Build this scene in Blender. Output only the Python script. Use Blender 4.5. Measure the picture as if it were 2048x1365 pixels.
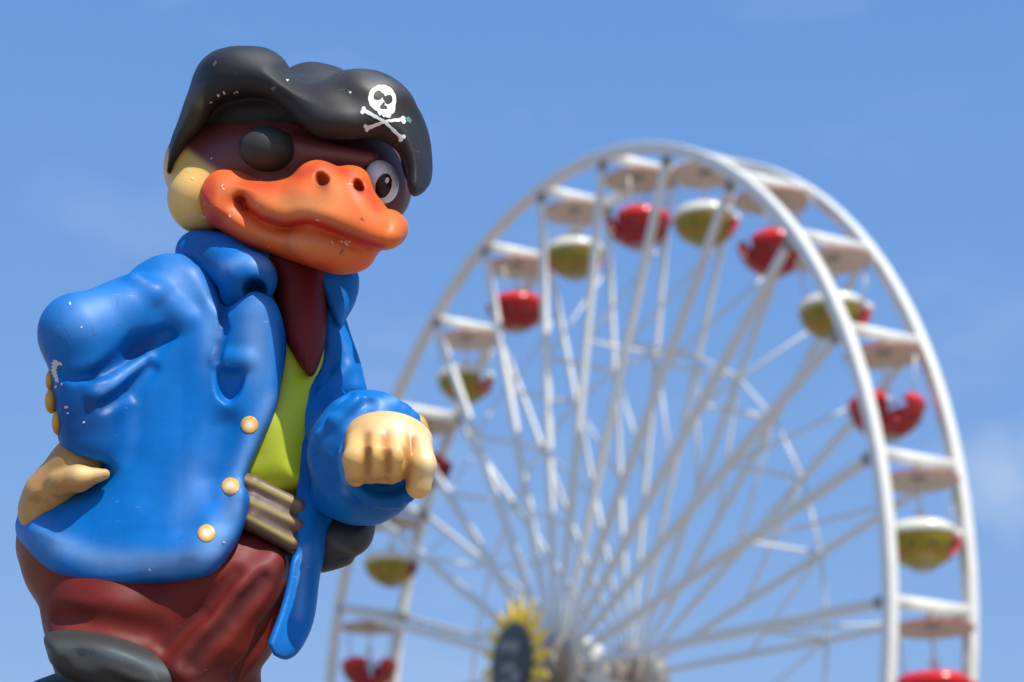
import bpy, math, random
import numpy as np
from mathutils import Vector, Matrix
from mathutils.bvhtree import BVHTree

# ------------------------------------------------------------------ scene, camera, light
for o in list(bpy.data.objects):
    bpy.data.objects.remove(o)
S = bpy.context.scene
COL = S.collection
R = math.radians
rnd = random.Random(7)

EYE = Vector((0.0, 0.0, 4.6))          # photographer on a raised deck
PITCH = R(19.21)
FPX = 4836.0                           # 85 mm lens on a 36 mm sensor, in photo pixels
cam_d = bpy.data.cameras.new('camera')
cam = bpy.data.objects.new('camera', cam_d)
COL.objects.link(cam)
cam.location = EYE
cam.rotation_euler = (math.pi / 2 + PITCH, 0, 0)
cam_d.lens = 85.0
cam_d.sensor_width = 36.0
cam_d.clip_start = 0.1
cam_d.clip_end = 6000
cam_d.dof.use_dof = True
cam_d.dof.focus_distance = 4.85
cam_d.dof.aperture_fstop = 3.8
S.camera = cam

SUN_AZ, SUN_EL = R(180 - 35), R(56)    # compass angle from +Y, clockwise
world = bpy.data.worlds.new('World')
S.world = world
world.use_nodes = True
wn, wl = world.node_tree.nodes, world.node_tree.links
wn.clear()
sky = wn.new('ShaderNodeTexSky')
sky.sky_type = 'NISHITA'
sky.sun_disc = False
sky.sun_elevation = SUN_EL
sky.sun_rotation = SUN_AZ
sky.altitude = 300
sky.air_density = 1.0
sky.dust_density = 0.2
sky.ozone_density = 3.0
tc = wn.new('ShaderNodeTexCoord')
mp = wn.new('ShaderNodeMapping'); mp.inputs['Scale'].default_value = (1.0, 1.0, 2.2)
nz = wn.new('ShaderNodeTexNoise'); nz.inputs['Scale'].default_value = 6.5
nz.inputs['Detail'].default_value = 5; nz.inputs['Roughness'].default_value = 0.55
rp = wn.new('ShaderNodeMapRange')
rp.inputs['From Min'].default_value = 0.52; rp.inputs['From Max'].default_value = 0.90
rp.inputs['To Min'].default_value = 0.0; rp.inputs['To Max'].default_value = 0.20
mx = wn.new('ShaderNodeMixRGB'); mx.inputs['Color2'].default_value = (7.2, 7.6, 8.2, 1)
bg = wn.new('ShaderNodeBackground'); bg.inputs['Strength'].default_value = 0.12
wo = wn.new('ShaderNodeOutputWorld')
wl.new(tc.outputs['Generated'], mp.inputs['Vector'])
wl.new(mp.outputs['Vector'], nz.inputs['Vector'])
wl.new(nz.outputs['Fac'], rp.inputs['Value'])
def view_dir(px, py):
    x, y = (px - 1024) / FPX, (682.5 - py) / FPX
    c_, s_ = math.cos(PITCH), math.sin(PITCH)
    return Vector((x, c_ - y * s_, s_ + y * c_)).normalized()
cdist = wn.new('ShaderNodeVectorMath'); cdist.operation = 'DISTANCE'
cdist.inputs[1].default_value = view_dir(2010, 955)
cn = wn.new('ShaderNodeTexNoise'); cn.inputs['Scale'].default_value = 38; cn.inputs['Detail'].default_value = 5
cma = wn.new('ShaderNodeMath'); cma.operation = 'MULTIPLY_ADD'; cma.inputs[1].default_value = 0.045
cmr = wn.new('ShaderNodeMapRange'); cmr.interpolation_type = 'SMOOTHSTEP'
cmr.inputs['From Min'].default_value = 0.058; cmr.inputs['From Max'].default_value = 0.020
cmr.inputs['To Min'].default_value = 0.0; cmr.inputs['To Max'].default_value = 0.30
cadd = wn.new('ShaderNodeMath'); cadd.operation = 'MAXIMUM'
wl.new(tc.outputs['Generated'], cdist.inputs[0]); wl.new(tc.outputs['Generated'], cn.inputs['Vector'])
wl.new(cn.outputs['Fac'], cma.inputs[0]); wl.new(cdist.outputs['Value'], cma.inputs[2])
wl.new(cma.outputs[0], cmr.inputs['Value'])
wl.new(rp.outputs['Result'], cadd.inputs[0]); wl.new(cmr.outputs['Result'], cadd.inputs[1])
wl.new(cadd.outputs[0], mx.inputs['Fac'])
gain = wn.new('ShaderNodeMixRGB'); gain.blend_type = 'MULTIPLY'; gain.inputs['Fac'].default_value = 1
gain.inputs['Color2'].default_value = (0.80, 0.55, 0.25, 1)      # white balance of a deep clear day
air = wn.new('ShaderNodeMixRGB'); air.blend_type = 'ADD'; air.inputs['Fac'].default_value = 1
air.inputs['Color2'].default_value = (0.42, 1.75, 5.2, 1)
wl.new(sky.outputs['Color'], gain.inputs['Color1'])
wl.new(gain.outputs['Color'], air.inputs['Color1'])
wl.new(air.outputs['Color'], mx.inputs['Color1'])
wl.new(mx.outputs['Color'], bg.inputs['Color'])
wl.new(bg.outputs['Background'], wo.inputs['Surface'])

sun_d = bpy.data.lights.new('sun', 'SUN')
sun_d.energy = 5.0
sun_d.angle = R(0.5)
sun_d.color = (1.0, 0.95, 0.87)
sun = bpy.data.objects.new('sun', sun_d)
COL.objects.link(sun)
SUNV = Vector((math.sin(SUN_AZ) * math.cos(SUN_EL), math.cos(SUN_AZ) * math.cos(SUN_EL), math.sin(SUN_EL)))
sun.rotation_euler = SUNV.to_track_quat('Z', 'Y').to_euler()
sun.location = (10, -10, 30)

vs = S.view_settings
S.display_settings.display_device = 'sRGB'
vs.view_transform = 'Standard'
vs.look = 'None'
vs.exposure = 0.0
vs.gamma = 1.0
vs.use_curve_mapping = False
S.cycles.use_denoising = True
S.cycles.max_bounces = 8

# ------------------------------------------------------------------ materials
def new_mat(name):
    m = bpy.data.materials.new(name)
    m.use_nodes = True
    nt = m.node_tree
    return m, nt.nodes, nt.links, nt.nodes['Principled BSDF']

def plain_mat(name, col, rough=0.5, metal=0.0, var=0.12, scale=3.0, spec=0.5, bump=0.0):
    m, n, l, b = new_mat(name)
    t = n.new('ShaderNodeTexCoord')
    no = n.new('ShaderNodeTexNoise'); no.inputs['Scale'].default_value = scale; no.inputs['Detail'].default_value = 6
    mr = n.new('ShaderNodeMapRange'); mr.inputs['To Min'].default_value = 1 - var; mr.inputs['To Max'].default_value = 1 + var
    mu = n.new('ShaderNodeMixRGB'); mu.blend_type = 'MULTIPLY'; mu.inputs['Fac'].default_value = 1
    mu.inputs['Color1'].default_value = (*col, 1)
    l.new(t.outputs['Object'], no.inputs['Vector']); l.new(no.outputs['Fac'], mr.inputs['Value'])
    l.new(mr.outputs['Result'], mu.inputs['Color2']); l.new(mu.outputs['Color'], b.inputs['Base Color'])
    b.inputs['Roughness'].default_value = rough
    b.inputs['Metallic'].default_value = metal
    b.inputs['Specular IOR Level'].default_value = spec
    if bump:
        bp = n.new('ShaderNodeBump'); bp.inputs['Strength'].default_value = bump; bp.inputs['Distance'].default_value = 0.02
        l.new(no.outputs['Fac'], bp.inputs['Height']); l.new(bp.outputs['Normal'], b.inputs['Normal'])
    return m

def paint_mat(name, rough=0.42, chips=0.5, chip_col=(0.72, 0.68, 0.52), spec=0.5, grime=0.10, extra=None):
    """weathered airbrushed gelcoat: colour from the 'Paint' attribute, flaked chips, fine orange peel"""
    m, n, l, b = new_mat(name)
    at = n.new('ShaderNodeVertexColor'); at.layer_name = 'Paint'
    t = n.new('ShaderNodeTexCoord')
    # mottled wear
    n1 = n.new('ShaderNodeTexNoise'); n1.inputs['Scale'].default_value = 9; n1.inputs['Detail'].default_value = 9; n1.inputs['Roughness'].default_value = 0.62
    l.new(t.outputs['Object'], n1.inputs['Vector'])
    mr = n.new('ShaderNodeMapRange'); mr.inputs['From Min'].default_value = 0.3; mr.inputs['From Max'].default_value = 0.7
    mr.inputs['To Min'].default_value = 1 - grime; mr.inputs['To Max'].default_value = 1 + grime
    l.new(n1.outputs['Fac'], mr.inputs['Value'])
    mu = n.new('ShaderNodeMixRGB'); mu.blend_type = 'MULTIPLY'; mu.inputs['Fac'].default_value = 1
    l.new(at.outputs['Color'], mu.inputs['Color1']); l.new(mr.outputs['Result'], mu.inputs['Color2'])
    # spray speckle
    ns = n.new('ShaderNodeTexNoise'); ns.inputs['Scale'].default_value = 420; ns.inputs['Detail'].default_value = 1
    l.new(t.outputs['Object'], ns.inputs['Vector'])
    ms = n.new('ShaderNodeMapRange'); ms.inputs['To Min'].default_value = 0.93; ms.inputs['To Max'].default_value = 1.07
    l.new(ns.outputs['Fac'], ms.inputs['Value'])
    mu2 = n.new('ShaderNodeMixRGB'); mu2.blend_type = 'MULTIPLY'; mu2.inputs['Fac'].default_value = 1
    l.new(mu.outputs['Color'], mu2.inputs['Color1']); l.new(ms.outputs['Result'], mu2.inputs['Color2'])
    # flaked chips, clustered
    nd = n.new('ShaderNodeTexNoise'); nd.inputs['Scale'].default_value = 55; nd.inputs['Detail'].default_value = 3
    l.new(t.outputs['Object'], nd.inputs['Vector'])
    ad = n.new('ShaderNodeVectorMath'); ad.operation = 'MULTIPLY_ADD'
    ad.inputs[1].default_value = (0.022, 0.022, 0.022)
    l.new(nd.outputs['Color'], ad.inputs[0]); l.new(t.outputs['Object'], ad.inputs[2])
    vo = n.new('ShaderNodeTexVoronoi'); vo.inputs['Scale'].default_value = 34
    l.new(ad.outputs['Vector'], vo.inputs['Vector'])
    nc = n.new('ShaderNodeTexNoise'); nc.inputs['Scale'].default_value = 7.5; nc.inputs['Detail'].default_value = 2
    l.new(t.outputs['Object'], nc.inputs['Vector'])
    th = n.new('ShaderNodeMapRange'); th.inputs['From Min'].default_value = 0.56; th.inputs['From Max'].default_value = 0.80
    th.inputs['To Min'].default_value = 0.0; th.inputs['To Max'].default_value = 0.21 * chips
    l.new(nc.outputs['Fac'], th.inputs['Value'])
    lt = n.new('ShaderNodeMath'); lt.operation = 'LESS_THAN'
    l.new(vo.outputs['Distance'], lt.inputs[0]); l.new(th.outputs['Result'], lt.inputs[1])
    # fine scratches: a noise stretched strongly, only where wear clusters
    mpn = n.new('ShaderNodeMapping'); mpn.inputs['Scale'].default_value = (26, 26, 330); mpn.inputs['Rotation'].default_value = (0.5, 0.9, 0.4)
    l.new(t.outputs['Object'], mpn.inputs['Vector'])
    sc = n.new('ShaderNodeTexNoise'); sc.inputs['Scale'].default_value = 1.0; sc.inputs['Detail'].default_value = 2
    l.new(mpn.outputs['Vector'], sc.inputs['Vector'])
    sg = n.new('ShaderNodeMath'); sg.operation = 'GREATER_THAN'; sg.inputs[1].default_value = 0.735
    l.new(sc.outputs['Fac'], sg.inputs[0])
    cg = n.new('ShaderNodeMath'); cg.operation = 'GREATER_THAN'; cg.inputs[1].default_value = 0.55
    l.new(nc.outputs['Fac'], cg.inputs[0])
    sm = n.new('ShaderNodeMath'); sm.operation = 'MULTIPLY'
    l.new(sg.outputs[0], sm.inputs[0]); l.new(cg.outputs[0], sm.inputs[1])
    sm2 = n.new('ShaderNodeMath'); sm2.operation = 'MULTIPLY'; sm2.inputs[1].default_value = 0.5 * chips
    l.new(sm.outputs[0], sm2.inputs[0])
    fx = n.new('ShaderNodeMath'); fx.operation = 'MAXIMUM'
    l.new(lt.outputs[0], fx.inputs[0]); l.new(sm2.outputs[0], fx.inputs[1])
    fac_out = fx.outputs[0]
    mc = n.new('ShaderNodeMixRGB'); mc.inputs['Color2'].default_value = (*chip_col, 1)
    l.new(fac_out, mc.inputs['Fac']); l.new(mu2.outputs['Color'], mc.inputs['Color1'])
    l.new(mc.outputs['Color'], b.inputs['Base Color'])
    # roughness variation and relief
    rr = n.new('ShaderNodeMapRange'); rr.inputs['From Min'].default_value = 0.3; rr.inputs['From Max'].default_value = 0.7
    rr.inputs['To Min'].default_value = rough - 0.07; rr.inputs['To Max'].default_value = rough + 0.10
    l.new(n1.outputs['Fac'], rr.inputs['Value']); l.new(rr.outputs['Result'], b.inputs['Roughness'])
    b.inputs['Specular IOR Level'].default_value = spec
    b1 = n.new('ShaderNodeBump'); b1.inputs['Strength'].default_value = 0.10; b1.inputs['Distance'].default_value = 0.012
    l.new(n1.outputs['Fac'], b1.inputs['Height'])
    b2 = n.new('ShaderNodeBump'); b2.inputs['Strength'].default_value = 0.25; b2.inputs['Distance'].default_value = 0.0012; b2.invert = True
    l.new(fac_out, b2.inputs['Height']); l.new(b1.outputs['Normal'], b2.inputs['Normal'])
    l.new(b2.outputs['Normal'], b.inputs['Normal'])
    return m

# ------------------------------------------------------------------ object helpers
def link(name, me, mat=None, parent=None):
    o = bpy.data.objects.new(name, me)
    COL.objects.link(o)
    if mat is not None and not me.materials:
        me.materials.append(mat)
    if parent is not None:
        o.parent = parent
    return o

def tag(o, label=None, cat=None, group=None, kind=None):
    if label: o['label'] = label
    if cat: o['category'] = cat
    if group: o['group'] = group
    if kind: o['kind'] = kind
    return o

def empty(name, loc, parent=None, rotz=0.0):
    o = bpy.data.objects.new(name, None)
    COL.objects.link(o)
    o.location = loc
    o.rotation_euler = (0, 0, rotz)
    o.empty_display_size = 0.2
    if parent: o.parent = parent
    return o

def mesh_from(name, verts, faces, smooth=True):
    me = bpy.data.meshes.new(name)
    me.from_pydata([tuple(v) for v in verts], [], [tuple(f) for f in faces])
    if smooth:
        me.polygons.foreach_set('use_smooth', [True] * len(me.polygons))
    me.update()
    return me

def tube(path, rad, sides=10, cap=True, closed=False):
    """swept tube through points; rad is a number or one per point"""
    pts = [Vector(p) for p in path]
    n = len(pts)
    V, F = [], []
    ref = None
    for i, p in enumerate(pts):
        a = pts[(i - 1) % n] if (i > 0 or closed) else p
        b = pts[(i + 1) % n] if (i < n - 1 or closed) else p
        t = (b - a).normalized()
        if ref is None:
            ref = t.orthogonal().normalized()
        ref = (ref - t * ref.dot(t)).normalized()
        u = t.cross(ref)
        r = rad[i] if hasattr(rad, '__len__') else rad
        for k in range(sides):
            an = 2 * math.pi * k / sides
            V.append(p + (ref * math.cos(an) + u * math.sin(an)) * r)
    m = n if closed else n - 1
    for i in range(m):
        for k in range(sides):
            a, b = i * sides + k, i * sides + (k + 1) % sides
            c, d = ((i + 1) % n) * sides + (k + 1) % sides, ((i + 1) % n) * sides + k
            F.append((a, b, c, d))
    if cap and not closed:
        F.append(tuple(range(sides - 1, -1, -1)))
        F.append(tuple(range((n - 1) * sides, n * sides)))
    return V, F

def merge(*vf):
    V, F = [], []
    for v, f in vf:
        o = len(V)
        V += list(v)
        F += [tuple(i + o for i in q) for q in f]
    return V, F

def box(c, s):
    x, y, z = c
    a, b, d = s[0] / 2, s[1] / 2, s[2] / 2
    V = [(x + i * a, y + j * b, z + k * d) for i in (-1, 1) for j in (-1, 1) for k in (-1, 1)]
    return V, [(0, 1, 3, 2), (4, 6, 7, 5), (0, 4, 5, 1), (2, 3, 7, 6), (0, 2, 6, 4), (1, 5, 7, 3)]

def lathe(prof, seg=32, gap=None):
    V, F = [], []
    n = len(prof)
    for s in range(seg):
        a = 2 * math.pi * s / seg
        for r, z in prof:
            V.append((r * math.cos(a), r * math.sin(a), z))
    for s in range(seg):
        for i in range(n - 1):
            a, b = s * n + i, ((s + 1) % seg) * n + i
            F.append((a, b, b + 1, a + 1))
    return V, F

# ------------------------------------------------------------------ ground
m_ground = plain_mat('ground_paving', (0.24, 0.195, 0.15), 0.85, var=0.25, scale=0.8, bump=0.3)
gs = 2500.0
ground = link('ground', mesh_from('ground', [(-gs, -gs, 0), (gs, -gs, 0), (gs, gs, 0), (-gs, gs, 0)], [(0, 1, 2, 3)], False), m_ground)
tag(ground, kind='structure')

# ------------------------------------------------------------------ ferris wheel
WS = 0.75
HUB = EYE + Vector((3.072, 90.926, 18.313)) * WS
RAD = 20 * WS
SEP = 3.175 * WS
AZ = 1.0492
PH = -0.0694
NB = 26
NV = Vector((-math.sin(AZ), -math.cos(AZ), 0))       # towards the near rim
HV = Vector((math.cos(AZ), -math.sin(AZ), 0))
UP = Vector((0, 0, 1))
def wp(t, r, off):
    return HV * (math.cos(t) * r) + UP * (math.sin(t) * r) + NV * off     # relative to hub
def ang(k):
    return PH + k * 2 * math.pi / NB

def beam(path, sides_dir, wa, wb):
    """box section with chamfered edges: wa across sides_dir[i] (in the wheel plane), wb along the axle"""
    V, F = [], []
    for p, u in zip(path, sides_dir):
        a, b, c = wa / 2, wb / 2, min(wa, wb) * 0.10
        for x, y in ((a, b - c), (a - c, b), (c - a, b), (-a, b - c), (-a, c - b), (c - a, -b), (a - c, -b), (a, c - b)):
            V.append(p + u * x + NV * y)
    for i in range(len(path) - 1):
        for k in range(8):
            F.append((i * 8 + k, i * 8 + (k + 1) % 8, (i + 1) * 8 + (k + 1) % 8, (i + 1) * 8 + k))
    F.append(tuple(range(7, -1, -1))); F.append(tuple((len(path) - 1) * 8 + k for k in range(8)))
    return V, F
def perp(t): return HV * (-math.sin(t)) + UP * math.cos(t)
m_white = plain_mat('white_steel_paint', (0.77, 0.77, 0.71), 0.42, var=0.05, scale=2)
m_grey = plain_mat('grey_steel', (0.28, 0.27, 0.25), 0.5, var=0.15)
m_rod = plain_mat('galvanised_rod', (0.62, 0.63, 0.63), 0.4, metal=0.3, var=0.1)
m_yel = plain_mat('yellow_petal', (0.88, 0.58, 0.02), 0.4, var=0.1)
m_disc = plain_mat('black_disc', (0.035, 0.036, 0.036), 0.45, var=0.3)
m_pale = plain_mat('pale_print', (0.22, 0.23, 0.23), 0.6, var=0.5, scale=5)
m_brown = plain_mat('brown_hub', (0.40, 0.34, 0.27), 0.5, var=0.2)

wheel = empty('ferris_wheel', HUB)
tag(wheel, 'tall white ferris wheel with two spoked rims behind the duck statue', 'ferris wheel')
h = SEP / 2
def spoke_mesh(a0, s, wa, wb):
    inner = wp(a0, 0.8, s * (h + 0.05)); mid = wp(a0, 4.0, s * (h + 0.03)); outer = wp(a0, RAD - 0.21, s * h)
    v1, f1 = beam([inner, mid, outer], [perp(a0)] * 3, wa, wb)
    for i in range(8):                       # spokes taper towards the hub
        v1[i] = inner + (v1[i] - inner) * 0.6
    return mesh_from('spoke', v1, f1, smooth=False)
SPOKE = {1: lambda a: spoke_mesh(a, 1, 0.245, 0.17), -1: lambda a: spoke_mesh(a, -1, 0.16, 0.12)}
for k in range(NB):
    for s in (1, -1):
        a0, a1 = ang(k), ang(k + 1)
        path = [wp(a0 + (a1 - a0) * i / 4, RAD, s * h) for i in range(5)]
        link('rim_section', mesh_from('rim_section', *beam(path, [wp(a0 + (a1 - a0) * i / 4, 1, 0) for i in range(5)], 0.33, 0.28), smooth=False), m_white, wheel)
        link('spoke', SPOKE[s](a0), m_white, wheel)
        link('bracket', mesh_from('bracket', *beam([wp(a0, RAD - 0.50, s * h), wp(a0, RAD - 0.2, s * h)], [perp(a0)] * 2, 0.27, 0.20), smooth=False), m_grey, wheel)
    link('crossbar', mesh_from('crossbar', *tube([wp(ang(k), RAD, h - 0.17), wp(ang(k), RAD, 0.17 - h)], 0.155, 12)), m_white, wheel)
    # tie rods between the two spoke planes
    q = 0.63
    a0, a1 = ang(k), ang(k + 1)
    link('tie_bar', mesh_from('tie_bar', *tube([wp(a0, RAD * q, h), wp(a0, RAD * q, -h)], 0.055, 6)), m_white, wheel)
    link('brace_rod', mesh_from('brace_rod', *tube([wp(a0, RAD * q, h), wp(a0, RAD * 0.86, -h)], 0.04, 6)), m_white, wheel)
    link('brace_rod', mesh_from('brace_rod', *tube([wp(a0, RAD * q, -h), wp(a1, RAD * q, -h)], 0.045, 6)), m_white, wheel)
    link('brace_rod', mesh_from('brace_rod', *tube([wp(a0, RAD * 0.40, -h), wp(a1, RAD * q, -h)], 0.045, 6)), m_white, wheel)

axis_rot = Matrix((HV, UP, NV)).transposed()          # local z along axle
def axled(vf, off):
    V, F = vf
    return [axis_rot @ Vector(v) + NV * off for v in V], F
link('axle', mesh_from('axle', *axled(lathe([(0, -h - 1.1), (0.42, -h - 1.1), (0.42, h + 1.2), (0, h + 1.2)], 24), 0)), m_brown, wheel)
for s in (1, -1):
    link('hub_flange', mesh_from('hub_flange', *axled(lathe([(0.3, -0.14), (0.92, -0.16), (1.0, 0), (0.92, 0.16), (0.3, 0.14)], 36), s * h)), m_brown, wheel)
for k in range(13):
    a = 2 * math.pi * (k + 0.4) / 13
    p = wp(a, 0.78, h - 0.75)
    link('hub_lamp', mesh_from('hub_lamp', *axled(lathe([(0, 0.10), (0.16, 0.08), (0.2, 0.0), (0.2, -0.3), (0, -0.3)], 10), 0)), m_white, wheel).location = p
# sunflower sign on the near end of the axle
sd = 1.42
def star_petal():
    V, F = [], []
    for z in (-0.05, 0.05):
        V += [(1.12, -0.14, z), (1.45, -0.165, z), (1.80, -0.08, z * 0.6), (1.96, 0, z * 0.4), (1.80, 0.08, z * 0.6), (1.45, 0.165, z), (1.12, 0.14, z)]
    V = [(x, y, z - 0.08 * (x - 1.12)) for x, y, z in V]          # petals bend back at the tips
    F = [tuple(range(6, -1, -1)), tuple(range(7, 14))]
    for i in range(7):
        j = (i + 1) % 7
        F.append((i, j, j + 7, i + 7))
    return V, F
pv, pf = star_petal()
for k in range(18):
    a = 2 * math.pi * k / 18
    rot = Matrix.Rotation(a, 3, 'Z')
    link('petal', mesh_from('petal', *axled(([rot @ Vector(v) for v in pv], pf), h + sd), smooth=False), m_yel, wheel)
disc = link('sunflower_disc', mesh_from('sunflower_disc', *axled(lathe([(0, 0.10), (0.9, 0.09), (1.15, 0.07), (1.18, 0.04), (1.15, -0.10), (0, -0.10)], 40), h + sd)), m_disc, wheel)
for (cx, cy, rx, ry) in ((-0.25, 0.55, 0.34, 0.16), (0.28, 0.42, 0.3, 0.2), (-0.1, -0.1, 0.42, 0.14), (0.3, -0.42, 0.26, 0.22), (-0.32, -0.55, 0.24, 0.15)):
    V = [(cx, cy, 0.115)] + [(cx + rx * math.cos(i * math.pi / 8), cy + ry * math.sin(i * math.pi / 8), 0.115) for i in range(16)]
    link('seed_patch', mesh_from('seed_patch', *axled((V, [(0, i + 1, (i + 1) % 16 + 1) for i in range(16)]), h + sd)), m_pale, disc)

# A-frame that carries the axle
frame = empty('wheel_support', (HUB.x, HUB.y, 0))
tag(frame, 'grey steel support carrying the axle of the ferris wheel', 'support frame')
for s in (1, -1):
    top = NV * (s * (h + 0.75)) + UP * (HUB.z - 0.1)
    for e in (1, -1):
        foot = NV * (s * (h + 2.6)) + HV * (e * 7.0)
        link('leg', mesh_from('leg', *tube([foot, top], [0.34, 0.26], 12)), m_white, frame)
    link('bearing', mesh_from('bearing', *axled(lathe([(0.43, -0.22), (0.72, -0.22), (0.72, 0.22), (0.43, 0.22)], 20), s * (h + 0.75))), m_grey, frame).location = UP * HUB.z

# ------------------------------------------------------------------ gondolas
m_red = plain_mat('red_fibreglass', (0.34, 0.005, 0.008), 0.2, var=0.06)
m_olive = plain_mat('yellow_fibreglass', (0.30, 0.235, 0.018), 0.2, var=0.06)
m_orange = plain_mat('orange_trim', (0.85, 0.36, 0.02), 0.3, var=0.06)
m_redtrim = plain_mat('red_trim', (0.70, 0.03, 0.05), 0.3, var=0.06)
m_ivory = plain_mat('ivory_band', (0.82, 0.80, 0.68), 0.18, var=0.04)
m_redband = plain_mat('sunlit_red_band', (0.70, 0.02, 0.02), 0.18, var=0.04)  # bowl red made lighter: sunlight on the shoulder put into the colour
m_can_y = plain_mat('canopy_cream', (0.68, 0.64, 0.52), 0.6, var=0.08)
m_can_p = plain_mat('canopy_pink', (0.68, 0.63, 0.56), 0.6, var=0.08)
m_can_t = plain_mat('canopy_red_edge', (0.55, 0.06, 0.04), 0.5, var=0.08)
m_glint = plain_mat('white_glint_ball', (0.82, 0.84, 0.86), 0.25, var=0.02)  # plain white, stands for a blurred sun glint
m_dark = plain_mat('dark_lamp', (0.05, 0.045, 0.04), 0.3)

BR = 0.93                                   # bowl radius
def bowl_r(u):                              # u: 0 keel .. 1 shoulder
    return BR * max(0.0, 1 - (1 - u) ** 2.0) ** 0.56
def gondola_meshes():
    """shell with two door openings, shoulder band, door trims, seat - local origin at the hanging pivot"""
    zr, zb = -1.86, -2.70
    seg, rings = 64, 12
    def notch(a):                           # depth of the door cut (0..1) at angle a
        d = min(abs((a - c + math.pi) % (2 * math.pi) - math.pi) for c in (0, math.pi))
        t = max(0.0, 1 - (d / 0.36) ** 4)
        return t
    V, F = [], []
    for s in range(seg):
        a = 2 * math.pi * s / seg
        top = zr - 0.54 * notch(a)
        for side in (0, 1):
            for i in range(rings + 1):
                u = (i / rings) ** 1.2
                z = zb + (top - zb) * u
                r = bowl_r((z - zb) / (zr - zb)) - side * 0.05
                V.append((max(r, 0.02) * math.cos(a), max(r, 0.02) * math.sin(a), z + side * 0.03 * (1 - u)))
    n = rings + 1
    for s in range(seg):
        o0, o1 = s * 2 * n, ((s + 1) % seg) * 2 * n
        for i in range(rings):
            F.append((o0 + i, o1 + i, o1 + i + 1, o0 + i + 1))
            F.append((o0 + n + i, o0 + n + i + 1, o1 + n + i + 1, o1 + n + i))
        F.append((o0 + rings, o1 + rings, o1 + n + rings, o0 + n + rings))
    bowl = mesh_from('bowl', V, F)
    # shoulder bands: one for each half between the doors
    bands = []
    for c in (math.pi / 2, -math.pi / 2):
        V, F = [], []
        m = 22
        prof = [(BR + 0.015, -0.10), (BR + 0.03, 0.0), (BR - 0.005, 0.12), (BR - 0.10, 0.20), (BR - 0.19, 0.20), (BR - 0.22, 0.10), (BR - 0.16, -0.08)]
        for i in range(m + 1):
            a = c + (i / m - 0.5) * 2 * (math.pi / 2 - 0.30)
            e = 1 - 0.55 * (abs(i / m - 0.5) * 2) ** 6
            for r, z in prof:
                V.append((r * math.cos(a), r * math.sin(a), zr + (z if z < 0 else z * e)))
        p = len(prof)
        for i in range(m):
            for j in range(p):
                F.append((i * p + j, (i + 1) * p + j, (i + 1) * p + (j + 1) % p, i * p + (j + 1) % p))
        F.append(tuple(range(p))); F.append(tuple(m * p + j for j in range(p - 1, -1, -1)))
        bands.append(mesh_from('shoulder_band', V, F))
    trims = []
    for c in (0, math.pi):
        path = []
        for i in range(19):
            a = c - 0.40 + 0.80 * i / 18
            z = zr - 0.54 * notch(a) + 0.02
            r = bowl_r((min(z, zr) - zb) / (zr - zb)) - 0.03
            path.append((r * math.cos(a), r * math.sin(a), z))
        trims.append(mesh_from('door_trim', *tube(path, 0.04, 8)))
    seat = mesh_from('seat', *lathe([(0.20, -2.58), (0.20, -2.50), (0.58, -2.47), (0.68, -2.42), (0.66, -2.40), (0.56, -2.42), (0.30, -2.45), (0.12, -2.46)], 32))
    keel = mesh_from('keel', *lathe([(0, zb - 0.03), (0.20, zb - 0.02), (0.30, zb + 0.02), (0.28, zb + 0.10), (0, zb + 0.10)], 24))
    pole = mesh_from('pole', *tube([(0, 0, 0), (0, 0, -2.64)], 0.045, 8))
    hang = mesh_from('hanger', *merge(box((0, 0, -0.27), (0.16, 0.16, 0.34)), box((0, 0, -0.44), (0.34, 0.34, 0.05))))
    table = mesh_from('turning_wheel', *tube([(0.27 * math.cos(i * math.pi / 8), 0.27 * math.sin(i * math.pi / 8), -1.74) for i in range(16)], 0.035, 6, closed=True))
    cv, cf = lathe([(0.05, -0.34), (0.5, -0.42), (0.98, -0.52), (0.985, -0.57), (0.5, -0.50), (0.05, -0.42)], 16)
    canopy = mesh_from('canopy', cv, cf, smooth=False)
    rim = mesh_from('canopy_rim', *tube([(0.985 * math.cos(i * math.pi / 8), 0.985 * math.sin(i * math.pi / 8), -0.545) for i in range(16)], 0.024, 6, closed=True))
    ball_v, ball_f = lathe([(0.13 * math.sin(i * math.pi / 10) + 0.0005, 0.13 * math.cos(i * math.pi / 10)) for i in range(11)], 20)
    ball = mesh_from('glint_ball', ball_v, ball_f)  # white ball added in place of the sun glint at the pole
    lamp = mesh_from('lamp', *lathe([(0.001, 0.03), (0.05, 0.02), (0.065, 0.0), (0.065, -0.02), (0.001, -0.02)], 10))
    struts = [mesh_from('strut', *tube([(math.cos(a) * 0.9, math.sin(a) * 0.9, -0.52), (math.cos(a) * 0.72, math.sin(a) * 0.72, -1.92)], 0.03, 6)) for a in (0.75, 0.75 + math.pi)]
    return dict(bowl=bowl, bands=bands, trims=trims, seat=seat, keel=keel, pole=pole, hang=hang, table=table, canopy=canopy, rim=rim, ball=ball, lamp=lamp, struts=struts, zr=zr, zb=zb)

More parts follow.
